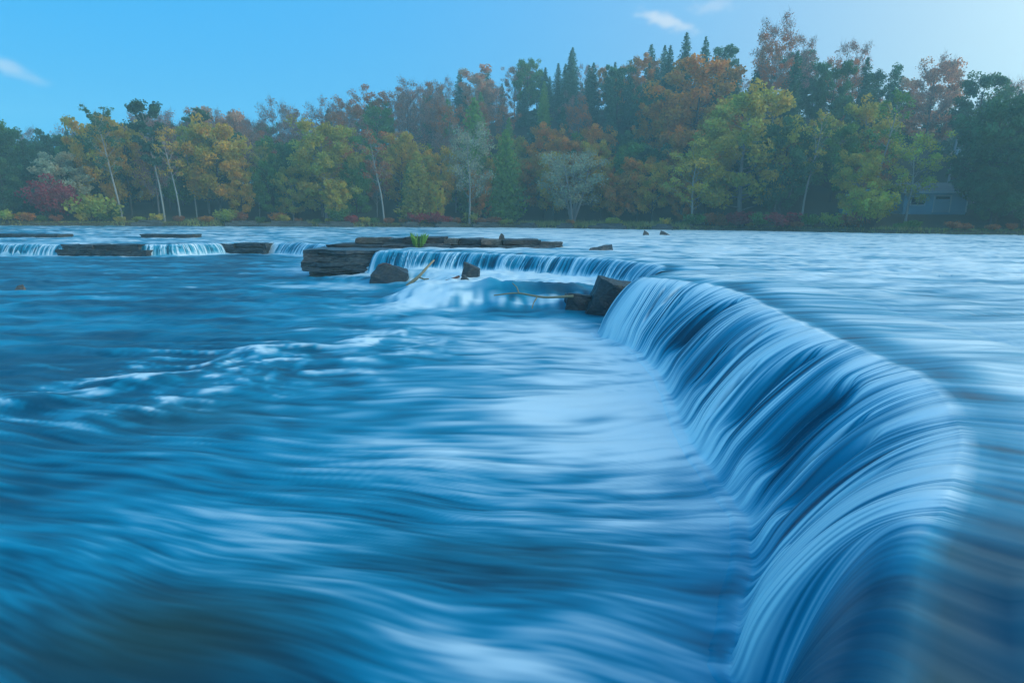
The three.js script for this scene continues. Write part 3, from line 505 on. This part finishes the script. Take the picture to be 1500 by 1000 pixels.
function ledge(name, label, x, y, z, turn, list, cat = 'rock ledge') { const g = group(name, x, y, z, turn); for (const [w, h, d, ox, oy, oz, seed, mat, beds, rough] of list) { const geo = slab(w, h, d, seed, beds, rough); geo.computeVertexNormals(); const m = mesh('slab', geo, mat, g); m.position.set(ox, oy, oz); m.rotation.set(0.02 * noise(seed * 1.3, 2), 0.08 * noise(seed * 2.7, 5), 0.02 * noise(seed * 3.1, 8)); } tag(g, label, cat); return g; }
ledge('rock_ledge', 'thick dark layered block of rock jutting into the pool', -5.75, -0.25, -21.9, 0.06, [
  [3.5, 0.42, 2.6, 0.15, 0, 0, 3, wetRock, 0.06, 0.12], [3.75, 0.34, 2.7, 0.0, 0.42, 0.05, 7, wetRock, 0.07, 0.10], [3.7, 0.44, 2.6, 0.02, 0.75, 0.0, 12, wetRock, 0.10, 0.08]]);
ledge('rock_ledge', 'two thin flat slabs lying on the layered block, grass growing from them', -3.5, 0.86, -24.0, 0.03, [
  [2.1, 0.20, 2.2, -2.7, 0, 0.15, 21, darkRock, 0.08, 0.09], [2.6, 0.23, 2.3, -0.35, 0.01, 0.0, 22, wetRock, 0.08, 0.09], [1.9, 0.17, 2.2, 1.9, 0.0, 0.35, 23, darkRock, 0.08, 0.09], [2.3, 0.21, 2.0, 4.0, -0.02, 0.2, 24, wetRock, 0.08, 0.09],
  [1.3, 0.22, 1.6, -2.25, 0.21, -0.25, 25, greyRock, 0.2, 0.06], [0.7, 0.19, 1.5, -1.25, 0.23, -0.1, 41, darkRock, 0.2, 0.05], [1.6, 0.25, 1.8, -0.1, 0.23, -0.3, 26, darkRock, 0.2, 0.06], [0.55, 0.21, 1.5, 1.0, 0.2, -0.15, 27, dryRock, 0.2, 0.04], [0.9, 0.24, 1.7, 1.75, 0.18, -0.3, 42, darkRock, 0.2, 0.05], [0.85, 0.2, 1.5, 2.65, 0.2, -0.1, 43, dryRock, 0.2, 0.05], [1.5, 0.22, 1.6, 3.85, 0.19, -0.2, 28, darkRock, 0.2, 0.06], [0.9, 0.15, 1.4, 5.1, 0.16, 0.0, 29, greyRock, 0.2, 0.05]]);
ledge('rock_slab', 'long low dark slab between two distant falls, next to open water', -22.3, -0.2, -31.9, 0.02, [[2.6, 0.55, 1.8, -1.05, 0, 0, 31, darkRock, 0.12, 0.1], [2.2, 0.50, 1.7, 1.3, 0, 0.1, 32, darkRock, 0.12, 0.1], [1.7, 0.26, 1.8, -1.4, 0.53, -0.2, 33, wetRock, 0.12, 0.08], [2.4, 0.30, 1.7, 0.65, 0.49, -0.25, 34, darkRock, 0.12, 0.08]], 'rock slab');
ledge('rock_slab', 'short low dark slab nearer the layered block', -16.5, -0.2, -35.0, -0.1, [[3.6, 0.5, 1.8, 0, 0, 0, 35, darkRock, 0.12, 0.1], [1.5, 0.27, 1.7, -0.85, 0.49, -0.15, 37, wetRock, 0.12, 0.08], [1.9, 0.32, 1.6, 0.85, 0.48, -0.2, 38, darkRock, 0.12, 0.08]], 'rock slab');
ledge('rock_slab', 'thin slab upstream of the long low slab', -24.0, 0.4, -40.5, 0.05, [[3.6, 0.55, 1.3, 0, 0, 0, 39, darkRock, 0.12, 0.06]], 'rock slab');
ledge('rock_slab', 'thin broken slab upstream among whitewater', -34.0, 0.4, -40, -0.04, [[6.0, 0.5, 1.3, 0, 0, 0, 40, darkRock, 0.12, 0.06]], 'rock slab');
for (const [x, w, seed] of [[-30.5, 6.5, 51], [-24.0, 4.5, 52], [-14.5, 2.5, 58], [-9.5, 3.5, 53], [-4.0, 4.0, 54], [2.0, 3.0, 55], [7.5, 2.2, 59], [13.0, 5.0, 56], [19.5, 2.6, 60], [-36, 4.0, 57], [-45, 3.2, 61]])
  tag(ledge('bank_rock', '', x, 0.92, bankZ(x) + 1.0, 0.35 * (x < 0 ? 1 : -1), [[w, 0.62, 1.2, 0, 0, 0, seed, greyRock, 0.14, 0.1], [w * 0.7, 0.3, 1.0, 0.2 * w * 0.3, 0.6, -0.2, seed + 9, greyRock, 0.14, 0.08]]), 'low grey stone slab along the far river bank', 'rock slab', 'stone slabs along the far bank');
// broken angular boulders: convex blocks with chipped faces
function boulder(name, label, x, y, z, pts, mat, turn = 0) {
  const g = new ConvexGeometry(pts.map((p) => V(...p))), P = g.attributes.position; let geo = g;
  for (let k = 0; k < 3; k++) { // split every triangle in four, then roughen
    const p = geo.attributes.position, o = []; const a = V(), b = V(), c = V();
    for (let i = 0; i < p.count; i += 3) { a.fromBufferAttribute(p, i); b.fromBufferAttribute(p, i + 1); c.fromBufferAttribute(p, i + 2); const ab = a.clone().lerp(b, 0.5), bc = b.clone().lerp(c, 0.5), ca = c.clone().lerp(a, 0.5); for (const q of [a, ab, ca, ab, b, bc, ca, bc, c, ab, bc, ca]) o.push(q.x, q.y, q.z); }
    geo = new THREE.BufferGeometry(); geo.setAttribute('position', new THREE.Float32BufferAttribute(o, 3));
  }
  const p = geo.attributes.position, uv = [];
  for (let i = 0; i < p.count; i++) { const a = p.getX(i), b = p.getY(i), c = p.getZ(i), k = 0.06; p.setXYZ(i, a + k * fbm(b * 3 + x, c * 3, 3), b + k * fbm(a * 3, c * 3 + x, 3), c + k * fbm(a * 3 + x, b * 3, 3)); uv.push(a + c * 0.6, b + c * 0.4); }
  geo.setAttribute('uv', new THREE.Float32BufferAttribute(uv, 2)); geo.computeVertexNormals();
  const m = mesh(name, geo, mat); m.position.set(x, y, z); m.rotation.y = turn; return tag(m, label, 'rock');
}
boulder('boulder', 'big dark angular boulder standing beside the curtain of water', 2.25, -0.2, -12.9, [[-0.75, 0, 0.5], [-0.55, 0.35, 0.55], [-0.28, 0.98, 0.35], [-0.05, 0.86, 0.55], [0.62, 0.76, 0.45], [0.70, 0.45, 0.6], [0.35, 0, 0.7], [-0.65, 0, -0.5], [-0.25, 1.0, -0.3], [0.6, 0.8, -0.4], [0.75, 0, -0.5]], darkRock);
boulder('boulder', 'squat dark block at the foot of the big angular boulder', 1.45, -0.15, -12.75, [[-0.26, 0, 0.25], [0.3, 0, 0.3], [-0.24, 0.58, 0.2], [0.28, 0.55, 0.22], [-0.25, 0, -0.3], [0.3, 0, -0.3], [-0.22, 0.56, -0.3], [0.28, 0.52, -0.3]], darkRock);
boulder('boulder', 'dark wedge boulder at the corner of the layered block', -3.95, -0.15, -18.35, [[-0.55, 0, 0.5], [-0.52, 0.45, 0.45], [-0.35, 0.78, 0.1], [0.2, 0.72, 0.1], [0.62, 0.5, 0.25], [0.5, 0, 0.5], [-0.5, 0, -0.5], [-0.3, 0.8, -0.3], [0.5, 0.6, -0.4], [0.6, 0, -0.5]], darkRock);
boulder('boulder', 'pointed dark rock sticking out of the cascade', -1.22, 0.22, -16.6, [[-0.28, 0, 0.25], [0.28, 0, 0.25], [-0.17, 0.62, 0.1], [0.26, 0.42, 0.15], [-0.28, 0, -0.25], [0.28, 0, -0.25], [-0.12, 0.6, -0.15], [0.25, 0.4, -0.2]], darkRock);
boulder('boulder', 'smaller pointed dark rock below the first in the cascade', -1.30, 0.12, -15.5, [[-0.2, 0, 0.2], [0.2, 0, 0.2], [-0.05, 0.46, 0.05], [0.2, 0.28, 0.1], [-0.2, 0, -0.2], [0.2, 0, -0.2], [0.0, 0.42, -0.1]], darkRock);
boulder('boulder', 'low wet rock breaking the surface of the upper river', 3.2, 0.62, -21.6, [[-0.6, 0, 0.3], [0.6, 0, 0.3], [-0.3, 0.42, 0.1], [0.5, 0.58, 0.05], [-0.6, 0, -0.3], [0.7, 0, -0.3], [0.4, 0.55, -0.2]], wetRock);
boulder('boulder', 'small pale rock poking from calm water far from the falls', -13.85, -0.12, -15.9, [[-0.16, 0, 0.1], [0.18, 0, 0.1], [-0.06, 0.24, 0.03], [0.1, 0.28, 0.0], [-0.15, 0, -0.12], [0.16, 0, -0.12]], dryRock);
boulder('boulder', 'small dark stump-like rock standing out of the upper river', 9.9, 0.72, -43, [[-0.3, 0, 0.25], [0.3, 0, 0.25], [-0.15, 0.75, 0.1], [0.2, 0.5, 0.1], [-0.3, 0, -0.2], [0.3, 0, -0.2]], darkRock);
boulder('boulder', 'flat dark rock leaning in the upper river beside the stump-like rock', 11.6, 0.72, -43.4, [[-0.7, 0, 0.25], [0.6, 0, 0.25], [-0.5, 0.72, 0.1], [0.3, 0.35, 0.1], [-0.6, 0, -0.2], [0.5, 0, -0.2]], darkRock);
boulder('boulder', 'small grey rock set on the end of the thin flat slabs', -0.45, 1.0, -24.2, [[-0.2, 0, 0.15], [0.2, 0, 0.15], [-0.06, 0.5, 0.03], [0.1, 0.42, 0.05], [-0.2, 0, -0.15], [0.2, 0, -0.15]], greyRock);

// ------------------------------------------------------------------ driftwood and the tuft on the ledge
const wood = std([0.33, 0.25, 0.15], 0.8), redWood = std([0.24, 0.11, 0.08], 0.8);
function stick(label, pts, r, mat, forks = []) {
  const v = pts.map((p) => V(...p)), c = new THREE.CatmullRomCurve3(v), P = c.getPoints(18), o = v[0].clone(), parts = [tube(P.map((p) => p.sub(o)), P.map((_, i) => r * (1 - 0.6 * i / P.length) * (1 + 0.15 * noise(i * 1.7, r * 99))), 7)];
  const g = group('driftwood', o.x, o.y, o.z); mesh('log', parts[0], mat, g);
  for (const f of forks) { const q = f.map((p) => V(...p).sub(o)); mesh('branch', tube(q, q.map((_, i) => r * 0.55 * (1 - 0.6 * i / q.length)), 5), mat, g); }
  return tag(g, label, 'driftwood');
}
stick('long pale driftwood branch resting against the squat dark block', [[1.35, 0.40, -12.45], [0.7, 0.36, -12.55], [0.1, 0.42, -12.75], [-0.42, 0.36, -12.8]], 0.032, wood, [[[0.15, 0.42, -12.7], [0.10, 0.54, -12.85], [0.0, 0.62, -13.0]], [[0.55, 0.36, -12.55], [0.47, 0.26, -12.4], [0.43, 0.14, -12.3]]]);
stick('pale driftwood log leaning on the dark wedge boulder', [[-3.3, 0.0, -17.7], [-2.95, 0.28, -17.8], [-2.65, 0.62, -18.05], [-2.5, 0.78, -18.2]], 0.06, wood, [[[-2.95, 0.28, -17.8], [-2.75, 0.22, -17.7], [-2.6, 0.24, -17.6]]]);
stick('thin reddish stick caught beside the smaller pointed rock', [[-1.45, 0.52, -15.6], [-1.75, 0.42, -15.55], [-2.05, 0.34, -15.4]], 0.035, redWood);
stick('reddish stick lying on top of the dark wedge boulder', [[-3.85, 0.62, -18.05], [-4.05, 0.66, -18.15], [-4.3, 0.58, -18.2]], 0.03, redWood);
{
  const r = rng(61), g = group('grass_tuft', -3.75, 1.24, -22.95), L = [], idx = []; let n = 0;
  for (let i = 0; i < 44; i++) { const a = r() * 6.28, o = 0.16 * Math.sqrt(r()), h = 0.08 + 0.26 * r(), l = 0.05 + 0.22 * r(), x = Math.cos(a) * o * 1.3, z = Math.sin(a) * o, b = r() * 6.28, wx = Math.cos(b) * 0.014, wz = Math.sin(b) * 0.014; L.push(x - wx, -0.35, z - wz, x + wx, -0.35, z + wz, x + Math.cos(a) * l * 0.5 + wx * 0.6, h * 0.65, z + Math.sin(a) * l * 0.5 + wz * 0.6, x + Math.cos(a) * l, h, z + Math.sin(a) * l); idx.push(n, n + 1, n + 2, n, n + 2, n + 3); n += 4; }
  mesh('blades', geom(L, idx, null, null), new THREE.MeshPhysicalMaterial({ color: lin(0.16, 0.34, 0.06), roughness: 0.9, transmission: 0.3, side: THREE.DoubleSide }), g);
  tag(g, 'bright green tuft of grass growing on the thin flat slabs', 'grass tuft');
}

// ------------------------------------------------------------------ the house, the shed and the pole on the far bank
const box = (w, h, d, x, y, z) => new THREE.BoxGeometry(w, h, d).translate(x, y, z);
{
  const hx = 53.4, hz = -74.0, hy = 3.2, g = group('house', hx, hy, hz, -0.25), siding = std([0.26, 0.46, 0.58], 0.8), trim = std([0.72, 0.74, 0.74], 0.6), shingle = std([0.11, 0.12, 0.13], 0.9), glass = new THREE.MeshPhysicalMaterial({ color: lin(0.03, 0.05, 0.06), roughness: 0.08 });
  mesh('wall', box(7.0, 4.2, 5.0, 0, 0.7, -2.5), siding, g);
  for (let k = 0; k < 12; k++) mesh('siding_board', box(7.04, 0.205, 0.04, 0, 0.40 + k * 0.21 - 0.1, 0.02 + 0.012).rotateX(0), siding, g);
  const roofShape = new THREE.Shape([[-3.1, 0], [0, 1.25], [3.1, 0], [3.1, -0.14], [0, 1.1], [-3.1, -0.14]].map((p) => new THREE.Vector2(...p)));
  const roof = mesh('roof', new THREE.ExtrudeGeometry(roofShape, { depth: 7.8, bevelEnabled: false }).rotateY(Math.PI / 2).translate(-3.9, 2.86, -2.5), shingle, g);
  mesh('fascia', box(7.9, 0.16, 0.06, 0, 2.76, 0.66), trim, roof);
  for (const [x, w, h, y] of [[-1.95, 1.5, 1.05, 1.75]]) { const f = mesh('window', mergeGeometries([box(w + 0.2, 0.1, 0.1, x, y + h / 2, 0.1), box(w + 0.2, 0.1, 0.1, x, y - h / 2, 0.1), box(0.1, h - 0.1, 0.1, x - w / 2 - 0.05, y, 0.1), box(0.1, h - 0.1, 0.1, x + w / 2 + 0.05, y, 0.1), box(0.08, h - 0.1, 0.1, x, y, 0.1)]), trim, g); for (const s of [-1, 1]) mesh('pane', box(w / 2 - 0.08, h - 0.12, 0.03, x + s * w / 4, y, 0.075), glass, f); }
  { const d = mesh('door', box(1.7, 1.95, 0.05, 0.75, 1.3, 0.08), std([0.40, 0.52, 0.58], 0.5), g); mesh('door_frame', mergeGeometries([box(0.12, 2.05, 0.12, -0.17, 1.32, 0.1), box(0.12, 2.05, 0.12, 1.67, 1.32, 0.1), box(1.95, 0.12, 0.12, 0.75, 2.4, 0.1)]), trim, d); mesh('transom', box(1.5, 0.28, 0.03, 0.75, 2.12, 0.12), glass, d); }
  mesh('corner_board', box(0.14, 2.3, 0.14, 3.46, 1.5, 0.06), trim, g);
  tag(g, 'small blue-grey house with white trim and a low gabled roof', 'house');
}
{
  const x = 60.2, z = -81.5, y = groundY(x, z), g = group('utility_pole', x, y, z), grey = std([0.34, 0.33, 0.32], 0.85), H = 13.4 - y;
  mesh('pole', tube([V(0, -0.6, 0), V(0.1, H * 0.5, 0), V(0.25, H, 0)], [0.17, 0.15, 0.12], 10), grey, g);
  const tr = mesh('transformer', new THREE.CylinderGeometry(0.27, 0.27, 0.85, 16).translate(0.62, H * 0.76, 0.1), std([0.50, 0.52, 0.53], 0.5, { metalness: 0.3 }), g);
  mesh('bracket', box(0.3, 0.08, 0.08, 0.3, H * 0.76, 0.05), grey, g); mesh('bushing', new THREE.CylinderGeometry(0.05, 0.06, 0.25, 8).translate(0.62, H * 0.76 + 0.55, 0.1), grey, tr);
  tag(g, 'pale wooden utility pole with a transformer rising behind the blue house', 'utility pole');
  for (const [px, pz, top, tilt, lab] of [[60.6, -79.2, 8.9, 0.14, 'taller pale post leaning behind the blue house roof'], [61.9, -78.6, 7.6, 0.10, 'shorter pale post behind the blue house roof']]) { const yy = groundY(px, pz), p = group('wooden_post', px, yy, pz), h = top - yy; mesh('post', tube([V(0, -0.5, 0), V(h * tilt, h, 0)], [0.11, 0.09], 8), grey, p); mesh('post_cap', new THREE.ConeGeometry(0.11, 0.1, 8).translate(h * tilt, h + 0.04, 0), grey, p); tag(p, lab, 'post'); }
}
{
  const x = 41.3, z = -71.2, y = groundY(x, z) - 0.2, g = group('shed', x, y, z, -0.2);
  mesh('wall', box(2.2, 2.0, 2.0, 0, 0.9, 0), std([0.10, 0.20, 0.24], 0.85), g); mesh('roof', box(2.7, 0.12, 2.7, 0, 0, 0).rotateZ(0.32).translate(0, 2.25, 0), std([0.16, 0.40, 0.44], 0.6), g); mesh('door', box(0.8, 1.6, 0.06, 0.3, 0.85, 1.03), std([0.07, 0.14, 0.17], 0.8), g);
  tag(g, 'small teal shed with a tilted roof among the trees', 'shed');
  for (const [a, b, lab] of [[[37.9, 1.8, -67], [39.8, 6.6, -68.5], 'long bare dead trunk leaning beside the small shed'], [[38.4, 1.8, -67], [39.3, 4.9, -67.8], 'shorter bare dead trunk leaning beside the small shed']]) { const o = V(...a), e = V(...b).sub(o), p = group('dead_trunk', o.x, o.y, o.z); mesh('trunk', tube([V(0, -1, 0), e.clone().multiplyScalar(0.5).add(V(0.1, 0, 0)), e], [0.14, 0.11, 0.06], 7), paleBark, p); mesh('branch', tube([e.clone().multiplyScalar(0.7), e.clone().multiplyScalar(0.85).add(V(0.7, 0.2, 0.2))], [0.05, 0.02], 5), paleBark, p); tag(p, lab, 'dead tree'); }
}
renderer.render(scene, camera);
